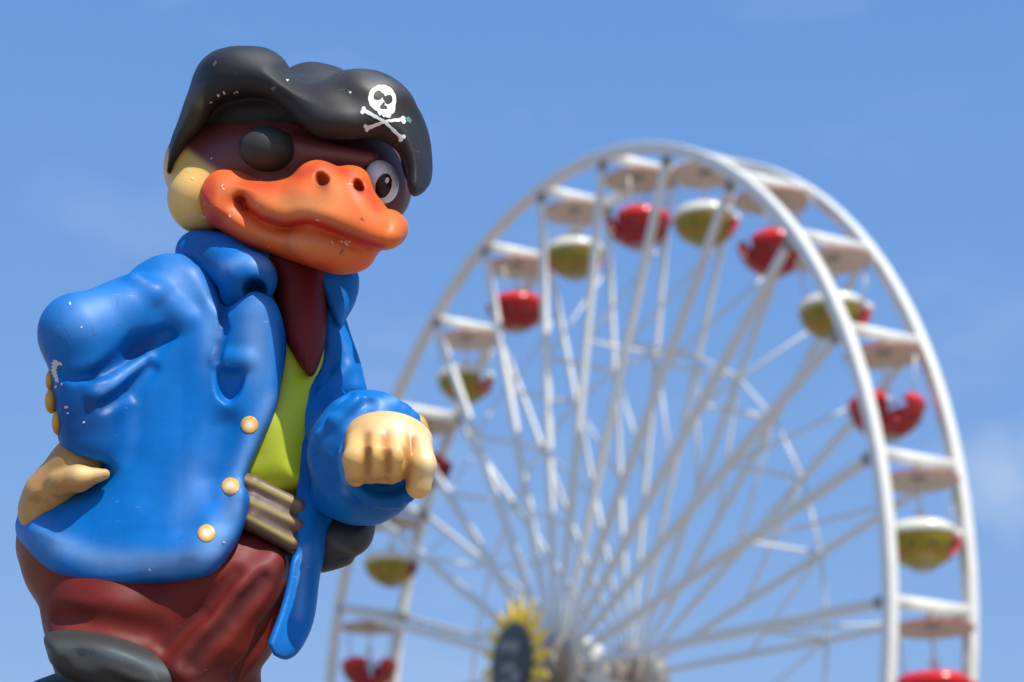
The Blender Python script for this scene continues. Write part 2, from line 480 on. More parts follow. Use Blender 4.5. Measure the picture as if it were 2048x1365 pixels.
GM_R = gondola_meshes()
GM_Y = gondola_meshes()
for gm, mb, md, mt, mc in ((GM_R, m_red, m_redband, m_orange, m_can_y), (GM_Y, m_olive, m_ivory, m_redtrim, m_can_p)):
    gm['bowl'].materials.append(mb); gm['seat'].materials.append(m_redtrim if mb is m_olive else m_red)
    for x in gm['bands']: x.materials.append(md)
    gm['trims'][0].materials.append(mt if mb is m_olive else mb); gm['trims'][1].materials.append(mt)
    for x in gm['struts']: x.materials.append(m_rod)
    gm['canopy'].materials.append(mc); gm['rim'].materials.append(m_can_t)
    gm['keel'].materials.append(m_brown); gm['pole'].materials.append(m_white); gm['hang'].materials.append(m_grey)
    gm['table'].materials.append(m_rod); gm['ball'].materials.append(m_glint); gm['lamp'].materials.append(m_dark)

def make_gondola(gm, loc, face, label, deg):
    g = empty('gondola', loc, rotz=face)
    tag(g, label, 'gondola', 'gondolas hanging from the ferris wheel')
    link('hanger', gm['hang'], None, g); link('pole', gm['pole'], None, g)
    c = link('canopy', gm['canopy'], None, g); link('canopy_rim', gm['rim'], None, c)
    b = link('bowl', gm['bowl'], None, g)
    for x in gm['bands']: link('shoulder_band', x, None, b)
    link('door_trim', gm['trims'][0], None, b)
    link('door_trim', gm['trims'][1 if abs(deg) > 30 else 0], None, b).rotation_euler = (0, 0, 0 if abs(deg) > 30 else math.pi)
    link('keel', gm['keel'], None, b)
    for i in range(10):
        a = 2 * math.pi * (i + 0.5) / 10
        z = -2.24
        r = bowl_r((z - gm['zb']) / (gm['zr'] - gm['zb']))
        lo = link('lamp', gm['lamp'], None, b)
        lo.location = (r * math.cos(a), r * math.sin(a), z)
        lo.rotation_euler = Vector((math.cos(a), math.sin(a), -0.55)).to_track_quat('Z', 'Y').to_euler()
    link('seat', gm['seat'], None, g)
    t = link('turning_wheel', gm['table'], None, g)
    k = link('glint_ball', gm['ball'], None, t); k.location = (0.0, 0.0, -1.34)
    for x in gm['struts']: link('strut', x, None, g)
    return g

GLAB = {
    0: ('r', 62, 'red bowl gondola cut by the bottom edge at the lower right of the wheel'),
    1: ('y', 62, 'yellow gondola on the right of the wheel, between the two lowest right-hand reds'),
    2: ('r', 8, 'red gondola on the right of the wheel whose door notch faces the viewer'),
    3: ('y', 55, 'yellow gondola on the upper right behind the near rim'),
    4: ('r', -62, 'red gondola right of the top, between two yellow ones beside the near rim'),
    5: ('y', 62, 'yellow gondola at the top of the wheel, right of the highest red one'),
    6: ('r', -64, 'highest red gondola at the very top of the wheel'),
    7: ('y', 90, 'yellow gondola just left of the top, between two red ones'),
    8: ('r', -70, 'red gondola on the upper left, crossed by a white spoke'),
    9: ('y', 48, 'yellow gondola on the left of the wheel, just above the fist'),
    10: ('r', 70, 'red gondola mostly hidden behind the pale fist of the statue'),
    11: ('y', 62, 'yellow gondola at the lower left, below the dark pouch of the statue'),
    12: ('r', 14, 'red gondola at the lower left with notch facing front, cut by the bottom edge'),
}
for k, (c, face, lab) in GLAB.items():
    # local x (a door) turned to face: 0 = towards the camera, + = to the right
    f = R(face) - math.pi / 2
    make_gondola(GM_R if c == 'r' else GM_Y, HUB + wp(ang(k), RAD, 0), f, lab, face)

# ------------------------------------------------------------------ sculpting kit for the statue
# The statue is carved as implicit volumes.  Units: one unit = UNIT metres; x right, y up, z away from the viewer,
# in the statue's own frame (tilted with the view, depths follow an upright body).
DIST = 5.0
UNIT = DIST / FPX
LEAN = math.tan(PITCH)
def lean(py): return LEAN * (760.0 - py)
def pt(px, py, d):
    dep = d + lean(py)
    w = 1 + dep / FPX
    return np.array([(px - 1024) * w, (682.5 - py) * w, dep])
def wsc(py, d): return 1 + (d + lean(py)) / FPX

def smin(a, b, k):
    hh = np.maximum(k - np.abs(a - b), 0) / k
    return np.minimum(a, b) - hh * hh * k * 0.25
def smax(a, b, k): return -smin(-a, -b, k)

def rotm(roll, yaw=0, pitch=0):
    """roll: clockwise in the picture; yaw: about up; pitch: about right (degrees)"""
    r, y, p = R(-roll), R(yaw), R(pitch)
    Rz = np.array([[math.cos(r), -math.sin(r), 0], [math.sin(r), math.cos(r), 0], [0, 0, 1]])
    Ry = np.array([[math.cos(y), 0, math.sin(y)], [0, 1, 0], [-math.sin(y), 0, math.cos(y)]])
    Rx = np.array([[1, 0, 0], [0, math.cos(p), -math.sin(p)], [0, math.sin(p), math.cos(p)]])
    return Rz @ Ry @ Rx

def ell(c, r, roll=0, yaw=0, pitch=0):
    C = pt(*c); w = wsc(c[1], c[2]); M = rotm(roll, yaw, pitch).T; r = np.array(r, float) * w
    def f(x, y, z):
        X, Y, Z = x - C[0], y - C[1], z - C[2]
        a = (M[0, 0] * X + M[0, 1] * Y + M[0, 2] * Z) / r[0]
        b = (M[1, 0] * X + M[1, 1] * Y + M[1, 2] * Z) / r[1]
        c_ = (M[2, 0] * X + M[2, 1] * Y + M[2, 2] * Z) / r[2]
        k0 = np.sqrt(a * a + b * b + c_ * c_) + 1e-9
        k1 = np.sqrt((a / r[0]) ** 2 + (b / r[1]) ** 2 + (c_ / r[2]) ** 2) + 1e-9
        return k0 * (k0 - 1) / k1
    return f

def cap(a, b, ra, rb=None):
    A, B = pt(*a), pt(*b); rb = ra if rb is None else rb
    ra *= wsc(a[1], a[2]); rb *= wsc(b[1], b[2])
    D = B - A; L2 = float(D @ D)
    def f(x, y, z):
        X, Y, Z = x - A[0], y - A[1], z - A[2]
        t = np.clip((X * D[0] + Y * D[1] + Z * D[2]) / L2, 0, 1)
        return np.sqrt((X - t * D[0]) ** 2 + (Y - t * D[1]) ** 2 + (Z - t * D[2]) ** 2) - (ra + (rb - ra) * t)
    return f

def chain(pts, rads, k=12):
    fs = [cap(pts[i], pts[i + 1], rads[i], rads[i + 1]) for i in range(len(pts) - 1)]
    def f(x, y, z):
        v = fs[0](x, y, z)
        for g in fs[1:]: v = smin(v, g(x, y, z), k)
        return v
    return f

def catmull(poly, n=5):
    P = np.array(poly, float); N = len(P); out = []
    for i in range(N):
        p0, p1, p2, p3 = P[i - 1], P[i], P[(i + 1) % N], P[(i + 2) % N]
        for j in range(n):
            t = j / n
            out.append(0.5 * (2 * p1 + (p2 - p0) * t + (2 * p0 - 5 * p1 + 4 * p2 - p3) * t * t + (3 * p1 - p0 - 3 * p2 + p3) * t ** 3))
    return np.array(out)

def sd_poly(P, x, y):
    d = np.full(np.broadcast(x, y).shape, 1e18); s = np.ones_like(d)
    N = len(P)
    for i in range(N):
        a, b = P[i], P[i - 1]
        ex, ey = b[0] - a[0], b[1] - a[1]
        wx, wy = x - a[0], y - a[1]
        t = np.clip((wx * ex + wy * ey) / (ex * ex + ey * ey + 1e-12), 0, 1)
        d = np.minimum(d, (wx - ex * t) ** 2 + (wy - ey * t) ** 2)
        c1, c2, c3 = (y >= a[1]), (y < b[1]), (ex * wy > ey * wx)
        s = np.where((c1 & c2 & c3) | (~c1 & ~c2 & ~c3), -s, s)
    return s * np.sqrt(d)

def pillow(poly, Rr, T, z0, n=4, sub=0):
    """rounded slab with the given outline; z0(px,py) is the depth of its middle surface"""
    P = catmull(poly, n)
    zf = z0 if callable(z0) else (lambda px, py: z0 + 0 * px)
    def f(x, y, z):
        w = 1.0
        for _ in range(3):
            px, py = x / w + 1024, 682.5 - y / w
            dep = zf(px, py) + lean(py)
            w = 1 + dep / FPX
        p = sd_poly(P, px, py) * w
        q = np.maximum(p + Rr, 0)
        zz = (z - dep) * (Rr / T)
        return np.sqrt(q * q + zz * zz) - Rr
    return f

def U(k, *fs):
    def f(x, y, z):
        v = fs[0](x, y, z)
        for g in fs[1:]: v = smin(v, g(x, y, z), k)
        return v
    return f
def SUB(k, a, *bs):
    def f(x, y, z):
        v = a(x, y, z)
        for g in bs: v = smax(v, -g(x, y, z), k)
        return v
    return f
def AND(k, a, b):
    return lambda x, y, z: smax(a(x, y, z), b(x, y, z), k)
def half(p, nrm):
    """half space: negative on the side away from nrm (nrm in picture axes: right, down, away)"""
    C = pt(*p); n_ = np.array([nrm[0], -nrm[1], nrm[2]], float); n_ /= np.linalg.norm(n_)
    return lambda x, y, z: (x - C[0]) * n_[0] + (y - C[1]) * n_[1] + (z - C[2]) * n_[2]
def wobble(f, amp, wl=90.0, seed=0):
    r = random.Random(seed)
    ks = [(r.uniform(-1, 1), r.uniform(-1, 1), r.uniform(-1, 1), r.uniform(0, 6.28)) for _ in range(5)]
    def g(x, y, z):
        v = f(x, y, z)
        s = 0
        for i, (a, b, c, ph) in enumerate(ks):
            q = 2 * math.pi / (wl * (0.7 + 0.25 * i))
            s = s + np.sin((a * x + b * y + c * z) * q + ph)
        return v + amp * 0.45 * s
    return g

def on(f, px, py, off=0.0):
    """point of the front surface of f seen at (px, py), pushed back by off"""
    ds = np.linspace(-440, 160, 601)
    P = np.array([pt(px, py, d) for d in ds])
    v = f(P[:, 0], P[:, 1], P[:, 2])
    i = int(np.argmax(v < 0))
    return (px, py, float(ds[i]) + off)
def groove(f, pts, rads, bite, k):
    return SUB(k, f, chain([on(f, x, y, bite - r) for (x, y), r in zip(pts, rads)], rads, 10))
def ridge(f, pts, rads, rise, k):
    return U(k, f, chain([on(f, x, y, r - rise) for (x, y), r in zip(pts, rads)], rads, 10))

def surface_nets(F, org, hh):
    sg = F < 0
    nx, ny, nz_ = F.shape
    cnt = np.zeros((nx - 1, ny - 1, nz_ - 1), np.int8)
    offs = [(i, j, k) for i in (0, 1) for j in (0, 1) for k in (0, 1)]
    for i, j, k in offs:
        cnt += sg[i:nx - 1 + i, j:ny - 1 + j, k:nz_ - 1 + k]
    act = (cnt > 0) & (cnt < 8)
    idx = np.full(act.shape, -1, np.int64)
    ci = np.argwhere(act)
    idx[act] = np.arange(len(ci))
    acc = np.zeros((len(ci), 3)); num = np.zeros(len(ci))
    for a in range(8):
        for ax in range(3):
            o1 = list(offs[a])
            if o1[ax]: continue
            o2 = list(o1); o2[ax] = 1
            v1 = F[ci[:, 0] + o1[0], ci[:, 1] + o1[1], ci[:, 2] + o1[2]]
            v2 = F[ci[:, 0] + o2[0], ci[:, 1] + o2[1], ci[:, 2] + o2[2]]
            m = (v1 < 0) != (v2 < 0)
            t = np.where(m, v1 / np.where(m, v1 - v2, 1), 0)
            p = np.array(o1, float)[None, :].repeat(len(ci), 0); p[:, ax] = t
            acc[m] += p[m]; num[m] += 1
    V = (ci + acc / num[:, None]) * hh + org
    faces = []
    for ax in range(3):
        b, c = (ax + 1) % 3, (ax + 2) % 3
        sl1 = [slice(None)] * 3; sl2 = [slice(None)] * 3
        sl1[ax] = slice(0, -1); sl2[ax] = slice(1, None)
        ch = sg[tuple(sl1)] != sg[tuple(sl2)]
        e = np.argwhere(ch)
        ok = (e[:, b] > 0) & (e[:, c] > 0) & (e[:, b] < F.shape[b] - 1) & (e[:, c] < F.shape[c] - 1)
        e = e[ok]
        inside = sg[e[:, 0], e[:, 1], e[:, 2]]
        def cell(db, dc):
            q = e.copy(); q[:, b] -= db; q[:, c] -= dc
            return idx[q[:, 0], q[:, 1], q[:, 2]]
        q = np.stack([cell(1, 1), cell(0, 1), cell(0, 0), cell(1, 0)], 1)
        q[~inside] = q[~inside][:, ::-1]
        faces.append(q)
    return V, np.concatenate(faces)

CAMROT = np.array(Matrix.Rotation(math.pi / 2 + PITCH, 3, 'X'))
def to_world(V):
    """statue frame -> world metres"""
    c = np.stack([V[:, 0], V[:, 1], -V[:, 2]], 1) * UNIT
    c[:, 2] -= DIST
    return c @ CAMROT.T + np.array(EYE)
BASE = Vector(to_world(np.array([pt(330, 1790, -10)]))[0])
def photo_xy(V):
    w = 1 + V[:, 2] / FPX
    return V[:, 0] / w + 1024, 682.5 - V[:, 1] / w

SHELL = {}
def carve(name, f, bbox, hh, mat, parent, paint, relax=2):
    (x0, y0, z0), (x1, y1, z1) = bbox            # photo px / depth box
    cs = np.array([pt(a, b, c) for a in (x0, x1) for b in (y0, y1) for c in (z0, z1)])
    lo, hi = cs.min(0) - hh * 2, cs.max(0) + hh * 2
    n_ = np.ceil((hi - lo) / hh).astype(int) + 1
    gx = (lo[0] + hh * np.arange(n_[0]))[:, None, None]
    gy = (lo[1] + hh * np.arange(n_[1]))[None, :, None]
    gz = (lo[2] + hh * np.arange(n_[2]))[None, None, :]
    Fv = np.broadcast_to(f(gx, gy, gz), tuple(n_)).astype(np.float64).copy()
    for ax in range(3):                           # close the volume at the box faces
        sl = [slice(None)] * 3
        for e in (0, -1):
            sl[ax] = e
            Fv[tuple(sl)] = np.maximum(Fv[tuple(sl)], hh * 0.5)
    V, Q = surface_nets(Fv, lo, hh)
    e_ = hh * 0.25
    def project(V):
        for _ in range(2):
            d = f(V[:, 0], V[:, 1], V[:, 2])
            g = np.stack([f(V[:, 0] + e_, V[:, 1], V[:, 2]) - f(V[:, 0] - e_, V[:, 1], V[:, 2]),
                          f(V[:, 0], V[:, 1] + e_, V[:, 2]) - f(V[:, 0], V[:, 1] - e_, V[:, 2]),
                          f(V[:, 0], V[:, 1], V[:, 2] + e_) - f(V[:, 0], V[:, 1], V[:, 2] - e_)], 1) / (2 * e_)
            st = -(d / np.maximum((g * g).sum(1), 0.05))[:, None] * g
            ln = np.linalg.norm(st, axis=1, keepdims=True)
            st *= np.minimum(1, hh * 0.7 / np.maximum(ln, 1e-9))
            V = V + st
        return V
    edge = np.any((V <= lo + hh * 1.6) | (V >= hi - hh * 1.6), 1)
    for _ in range(relax):
        acc = np.zeros_like(V); num = np.zeros(len(V))
        for i in range(4):
            for j in ((i + 1) % 4, (i - 1) % 4):
                np.add.at(acc, Q[:, i], V[Q[:, j]]); np.add.at(num, Q[:, i], 1)
        Vn = V + 0.5 * (acc / np.maximum(num, 1)[:, None] - V)
        Vn = project(Vn)
        V = np.where(edge[:, None], V, Vn)
    px, py = photo_xy(V)
    col = paint(px, py, V[:, 2] - lean(py)) if callable(paint) else np.tile(np.array(paint, float), (len(V), 1))
    W = to_world(V) - np.array(BASE)
    me = bpy.data.meshes.new(name)
    me.vertices.add(len(W)); me.vertices.foreach_set('co', W.astype(np.float32).ravel())
    me.loops.add(len(Q) * 4); me.loops.foreach_set('vertex_index', Q.astype(np.int32).ravel())
    me.polygons.add(len(Q))
    me.polygons.foreach_set('loop_start', np.arange(0, len(Q) * 4, 4, dtype=np.int32))
    me.update(calc_edges=True)
    me.polygons.foreach_set('use_smooth', np.ones(len(Q), bool))
    ca = me.color_attributes.new('Paint', 'FLOAT_COLOR', 'POINT')
    rgba = np.concatenate([np.clip(col, 0, 1), np.ones((len(W), 1))], 1)
    ca.data.foreach_set('color', rgba.astype(np.float32).ravel())
    me.update()
    me.materials.append(mat)
    o = link(name, me, None, parent)
    SHELL[name] = (V, Q)
    return o

def decal(name, shell, inside, bbox, mat, parent, step=1.0, lift=1.2, paint=None):
    """a thin painted film lying on a carved surface; inside(px,py) says where there is paint"""
    V, Q = SHELL[shell]
    bvh = BVHTree.FromPolygons([Vector(v) for v in V], [tuple(int(i) for i in q) for q in Q])
    x0, y0, x1, y1 = bbox
    xs = np.arange(x0, x1 + step, step); ys = np.arange(y0, y1 + step, step)
    verts, ids, faces, cols = [], {}, [], []
    def vert(i, j):
        if (i, j) in ids: return ids[(i, j)]
        a = Vector(pt(xs[i], ys[j], -900)); b = Vector(pt(xs[i], ys[j], 200))
        hit, nrm, _, _ = bvh.ray_cast(a, (b - a).normalized())
        if hit is None:
            ids[(i, j)] = None; return None
        if nrm.dot(b - a) > 0: nrm = -nrm
        ids[(i, j)] = len(verts); verts.append(hit + nrm * (lift(xs[i], ys[j]) if callable(lift) else lift)); cols.append((xs[i], ys[j]))
        return ids[(i, j)]
    cx, cy = np.meshgrid((xs[:-1] + xs[1:]) / 2, (ys[:-1] + ys[1:]) / 2, indexing='ij')
    M = inside(cx, cy)
    for i in range(len(xs) - 1):
        for j in range(len(ys) - 1):
            if M[i, j]:
                q = [vert(i, j), vert(i, j + 1), vert(i + 1, j + 1), vert(i + 1, j)]
                if None not in q: faces.append(q)
    if not faces: return None
    W = to_world(np.array([tuple(v) for v in verts])) - np.array(BASE)
    me = mesh_from(name, W, faces)
    if paint is not None:
        c = np.array(cols); rgb = paint(c[:, 0], c[:, 1], None)
        ca = me.color_attributes.new('Paint', 'FLOAT_COLOR', 'POINT')
        ca.data.foreach_set('color', np.concatenate([rgb, np.ones((len(rgb), 1))], 1).astype(np.float32).ravel())
    return link(name, me, mat, parent)

# paint helpers: airbrushed blends over a base coat
def coat(base, *layers):
    """layers: (colour, mask(px,py,d))"""
    def f(px, py, d):
        c = np.tile(np.array(base, float), (len(px), 1))
        for col, mk in layers:
            m = np.clip(mk(px, py, d), 0, 1)[:, None]
            c = c * (1 - m) + np.array(col, float) * m
        return c
    return f
def blob(cx, cy, rx, ry, roll=0, amt=1.0, hard=1.0):
    c, s = math.cos(R(roll)), math.sin(R(roll))
    def f(px, py, d):
        X, Y = px - cx, py - cy
        a, b = (X * c + Y * s) / rx, (-X * s + Y * c) / ry
        return amt * np.exp(-(a * a + b * b) ** hard)
    return f
def line(pts, wd, amt=1.0):
    P = np.array(pts, float)
    def f(px, py, d):
        m = np.full(px.shape, 1e18)
        for i in range(len(P) - 1):
            a, b = P[i], P[i + 1]; e = b - a
            t = np.clip(((px - a[0]) * e[0] + (py - a[1]) * e[1]) / (e @ e), 0, 1)
            m = np.minimum(m, (px - a[0] - t * e[0]) ** 2 + (py - a[1] - t * e[1]) ** 2)
        return amt * np.exp(-m / (wd * wd))
    return f

# ------------------------------------------------------------------ the pirate duck statue
duck = empty('duck_statue', BASE)
tag(duck, 'painted fibreglass pirate duck statue in blue coat and black hat', 'statue')

m_coat = paint_mat('blue_coat_paint', 0.44, spec=0.22, grime=0.15, chips=0.6, chip_col=(0.62, 0.64, 0.62))
m_hat = paint_mat('black_hat_paint', 0.52, spec=0.32, chips=0.7, chip_col=(0.50, 0.48, 0.40), grime=0.2)
m_bill = paint_mat('orange_bill_paint', 0.47, spec=0.4, chips=0.7, chip_col=(0.85, 0.75, 0.5))
m_skin = paint_mat('cream_skin_paint', 0.46, spec=0.4, chips=0.25, chip_col=(0.3, 0.25, 0.18))
m_face = paint_mat('head_paint', 0.45, chips=0.45)
m_maroon = paint_mat('maroon_trouser_paint', 0.48, spec=0.2, chips=0.2, grime=0.2)
m_lime = paint_mat('lime_vest_paint', 0.5, chips=0.1, chip_col=(0.2, 0.2, 0.05))
m_sash = paint_mat('sash_paint', 0.5, chips=0.1)
m_boot = paint_mat('grey_boot_paint', 0.5, spec=0.2, chips=0.2)
m_gold = paint_mat('gold_button_paint', 0.32, chips=0.0)
m_eye = paint_mat('eye_paint', 0.18, chips=0.0, grime=0.03)
m_whitefilm = plain_mat('white_emblem_paint', (0.80, 0.80, 0.78), 0.5, var=0.06, scale=30)
m_blackfilm = plain_mat('black_pupil_paint', (0.008, 0.008, 0.009), 0.35, var=0.0)

BLUE = (0.0, 0.148, 0.50)
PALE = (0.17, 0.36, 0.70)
DEEP = (0.003, 0.045, 0.20)  # dark blue of the creases; also carries shade painted on arm and sleeve

# --- trousers, boots
tro_poly = [(48, 1010), (37, 1060), (38, 1110), (56, 1165), (82, 1215), (96, 1262), (108, 1320), (150, 1400), (320, 1440), (470, 1430), (500, 1360), (540, 1312),
            (562, 1262), (588, 1205), (598, 1145), (596, 1095), (560, 1060), (480, 1020), (300, 960), (120, 960)]
tro = U(40, pillow(tro_poly, 130, 175, lambda px, py: 10 - 0.10 * (px - 300)),
        ell((225, 1250, -60), (125, 110, 115)), ell((455, 1190, -55), (115, 130, 110), roll=20))
tro = ridge(tro, [(545, 1125), (490, 1190), (420, 1275), (360, 1340)], [22, 28, 26, 18], 12, 30)
tro = groove(tro, [(530, 1160), (470, 1235), (385, 1325)], [14, 20, 16], 13, 20)
tro = groove(tro, [(470, 1145), (400, 1220), (330, 1290)], [10, 16, 12], 9, 20)
tro = groove(tro, [(572, 1180), (530, 1265), (480, 1345)], [8, 14, 12], 10, 16)
tro = groove(tro, [(110, 1235), (200, 1240), (300, 1262)], [14, 20, 14], 6, 30)
tro = U(30, tro, cap((430, 1380, 30), (440, 1600, 20), 95, 80))
tro = wobble(tro, 2.0, 120, 3)
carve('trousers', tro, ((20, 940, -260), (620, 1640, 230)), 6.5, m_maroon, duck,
      coat((0.155, 0.016, 0.011), ((0.20, 0.035, 0.036), blob(520, 1130, 60, 70, 0, 0.7)), ((0.17, 0.04, 0.034), line([(545, 1130), (420, 1275), (330, 1360)], 14, 0.7)),  # lit upper right painted into the maroon
           ((0.24, 0.085, 0.035), blob(40, 1110, 60, 120, 0, 0.75)), ((0.035, 0.012, 0.012), line([(520, 1165), (385, 1320)], 12, 0.5)),  # ground bounce at the left edge and shade in the folds painted in
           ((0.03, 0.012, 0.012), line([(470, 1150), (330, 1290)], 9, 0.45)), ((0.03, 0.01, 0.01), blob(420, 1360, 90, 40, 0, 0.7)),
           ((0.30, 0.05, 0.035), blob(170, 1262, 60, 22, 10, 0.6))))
cuffz = lambda px, py: -172 + 60 * ((px - 240) / 130.0) ** 2
boot = U(12, pillow([(94, 1266), (140, 1258), (210, 1268), (290, 1296), (344, 1330), (357, 1352), (352, 1382), (300, 1372), (220, 1348), (150, 1334), (110, 1326), (97, 1300)], 30, 66, cuffz), ell((226, 1338, -95), (120, 50, 130), roll=14), ell((200, 1408, -75), (160, 58, 165), roll=6))
boot = U(40, boot, cap((215, 1420, -50), (235, 1690, -40), 105, 85), ell((265, 1735, -110), (120, 60, 190)))
boot = groove(boot, [(150, 1312), (220, 1322), (300, 1348)], [12, 16, 12], 3, 18)
carve('boot', AND(6, boot, half((235, 1788, 0), (0, 0.94, 0.33))), ((20, 1240, -320), (420, 1800, 160)), 7, m_boot, duck,
      coat((0.048, 0.046, 0.044), ((0.13, 0.17, 0.175), line([(120, 1296), (220, 1308), (335, 1342)], 12, 0.7)), ((0.035, 0.035, 0.036), line([(100, 1340), (200, 1358), (330, 1385)], 14, 0.8)), ((0.04, 0.038, 0.035), line([(95, 1270), (220, 1276), (350, 1322)], 9, 0.6)), ((0.09, 0.07, 0.04), blob(130, 1300, 40, 30, 0, 0.4))))  # highlight band on the cuff and the shade lines beside it painted in
boot2 = U(40, ell((440, 1590, 20), (110, 48, 105)), cap((440, 1600, 20), (450, 1700, 20), 95, 80), ell((480, 1735, -50), (110, 58, 180)))
carve('boot', AND(6, boot2, half((450, 1788, 0), (0, 0.94, 0.33))), ((310, 1530, -260), (620, 1800, 160)), 9, m_boot, duck, (0.075, 0.075, 0.076))

# --- torso: vest, sash, neck cloth
vest_poly = [(440, 560), (560, 560), (660, 580), (672, 700), (662, 800), (650, 900), (640, 985), (560, 1000), (470, 985), (440, 900), (420, 700)]
vest = U(30, pillow(vest_poly, 85, 95, lambda px, py: -45 - 0.06 * (py - 800)), ell((560, 880, -60), (75, 110, 95)))
carve('vest', wobble(vest, 1.2, 80, 5), ((400, 540, -220), (700, 1010, 80)), 6, m_lime, duck,
      coat((0.50, 0.60, 0.012), ((0.52, 0.58, 0.06), blob(545, 840, 30, 110, 12, 0.6)), ((0.10, 0.11, 0.01), blob(592, 985, 40, 18, 10, 0.8)),
           ((0.20, 0.24, 0.02), blob(500, 965, 40, 20, 30, 0.6))))  # lit strip and the lapel's shade at lower left painted into the lime
sash = pillow([(430, 925), (490, 938), (560, 968), (605, 985), (606, 1040), (600, 1085), (585, 1106), (545, 1092), (470, 1052), (420, 1020)], 45, 90, lambda px, py: -75 - 0.02 * (py - 1000))
ridges = [((452, 945, -160), (505, 970, -170), (596, 1013, -158)), ((450, 985, -164), (500, 1008, -174), (592, 1050, -160)), ((450, 1020, -162), (500, 1041, -174), (586, 1088, -156))]
for rd in ridges:
    sash = U(14, sash, chain([(p[0], p[1], p[2] + 9) for p in rd], [17, 18, 15], 8))
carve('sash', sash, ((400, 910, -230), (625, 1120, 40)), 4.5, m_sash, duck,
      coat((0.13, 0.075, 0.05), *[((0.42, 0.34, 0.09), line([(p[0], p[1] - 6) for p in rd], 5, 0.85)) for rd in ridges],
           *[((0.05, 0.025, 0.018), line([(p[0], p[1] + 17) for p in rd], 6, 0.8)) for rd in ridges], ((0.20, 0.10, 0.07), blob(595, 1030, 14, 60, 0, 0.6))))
tie = pillow([(548, 490), (600, 500), (648, 520), (653, 600), (652, 675), (642, 718), (624, 754), (604, 738), (578, 695), (560, 650), (550, 590)], 44, 52, lambda px, py: -118 - 0.12 * (py - 600), n=4)
tie = U(16, tie, ell((600, 540, -60), (95, 90, 95)))
carve('neck_cloth', tie, ((480, 440, -240), (720, 770, 60)), 5, m_maroon, duck,
      coat((0.12, 0.010, 0.012), ((0.03, 0.006, 0.006), blob(560, 620, 14, 90, -4, 0.6)), ((0.18, 0.02, 0.022), blob(622, 660, 22, 70, 0, 0.7))))

# --- coat
panel_poly = [(300, 540), (345, 518), (395, 530), (425, 570), (446, 606), (472, 608), (520, 601), (545, 604), (558, 645), (568, 700), (565, 770), (549, 830), (521, 890),
              (498, 940), (485, 985), (486, 1035), (476, 1080), (452, 1115), (420, 1146), (380, 1161), (300, 1168), (225, 1175), (165, 1171), (112, 1147), (75, 1112),
              (54, 1075), (50, 1042), (66, 1012), (98, 992), (150, 985), (205, 950), (215, 850), (220, 700)]
def zf(px, py):
    hip = 26 * np.exp(-((py - 1090) / 130.0) ** 2)
    return -178 * np.sqrt(np.clip(1 - ((px - 400) / 375.0) ** 2, 0.02, 1)) + 22 - hip - 24 * np.clip((px - 470) / 100.0, -1, 1)
panel = pillow(panel_poly, 30, 40, zf)
fill = pillow(panel_poly, 110, 150, lambda px, py: -10 + 0 * px)
body = U(45, panel, fill)
arm = chain([(352, 602, -95), (255, 640, -150), (160, 666, -195)], [86, 78, 82], 30)
fore = cap((172, 690, -190), (194, 885, -146), 79, 76)
fore = AND(14, fore, half((180, 912, -142), (-0.32, 0.95, 0.05)))
arm = U(26, arm, fore)
arm = SUB(22, arm, ell((322, 604, -190), (30, 10, 22), roll=-30), cap((120, 850, -245), (230, 800, -252), 6))
jack = U(30, body, arm)
jack = U(18, jack, ell((345, 580, -75), (92, 66, 95)))
# seam beside the shoulder, pocket hollow, long folds
jack = U(40, jack, ell((508, 680, -164), (48, 95, 36)))
jack = SUB(5, jack, pillow([(429, 727), (460, 731), (490, 730), (491, 750), (479, 788), (457, 808), (435, 793), (426, 760)], 20, 34, lambda px, py: -212 + 0.25 * (py - 730)))
jack = U(22, jack, cap((440, 718, -180), (494, 722, -190), 16, 15))
jack = SUB(34, jack, cap((450, 840, -238), (425, 985, -236), 10, 14), cap((262, 820, -214), (255, 900, -205), 10))
jack = U(30, jack, cap((470, 1000, -196), (415, 1100, -186), 26, 30), cap((400, 1112, -182), (150, 1120, -120), 30, 26))
jack = SUB(16, jack, ell((100, 955, -150), (62, 38, 90), roll=-40))
jack = groove(jack, [(182, 752), (232, 737), (285, 700), (338, 668)], [10, 22, 26, 12], 15, 22)
jack = ridge(jack, [(188, 790), (238, 762), (296, 718)], [10, 15, 9], 10, 18)
jack = groove(jack, [(210, 812), (262, 778), (302, 738)], [9, 14, 9], 6, 18)
jack = groove(jack, [(112, 744), (150, 756), (185, 752)], [7, 10, 7], 5, 12)
jack = groove(jack, [(446, 850), (430, 940), (440, 1030)], [16, 26, 16], 5, 40)
jack = groove(jack, [(448, 612), (444, 660), (434, 720)], [7, 9, 7], 8, 7)
jack = ridge(jack, [(270, 560), (310, 590), (372, 640)], [14, 20, 14], 6, 30)
jack = wobble(jack, 1.8, 130, 11)
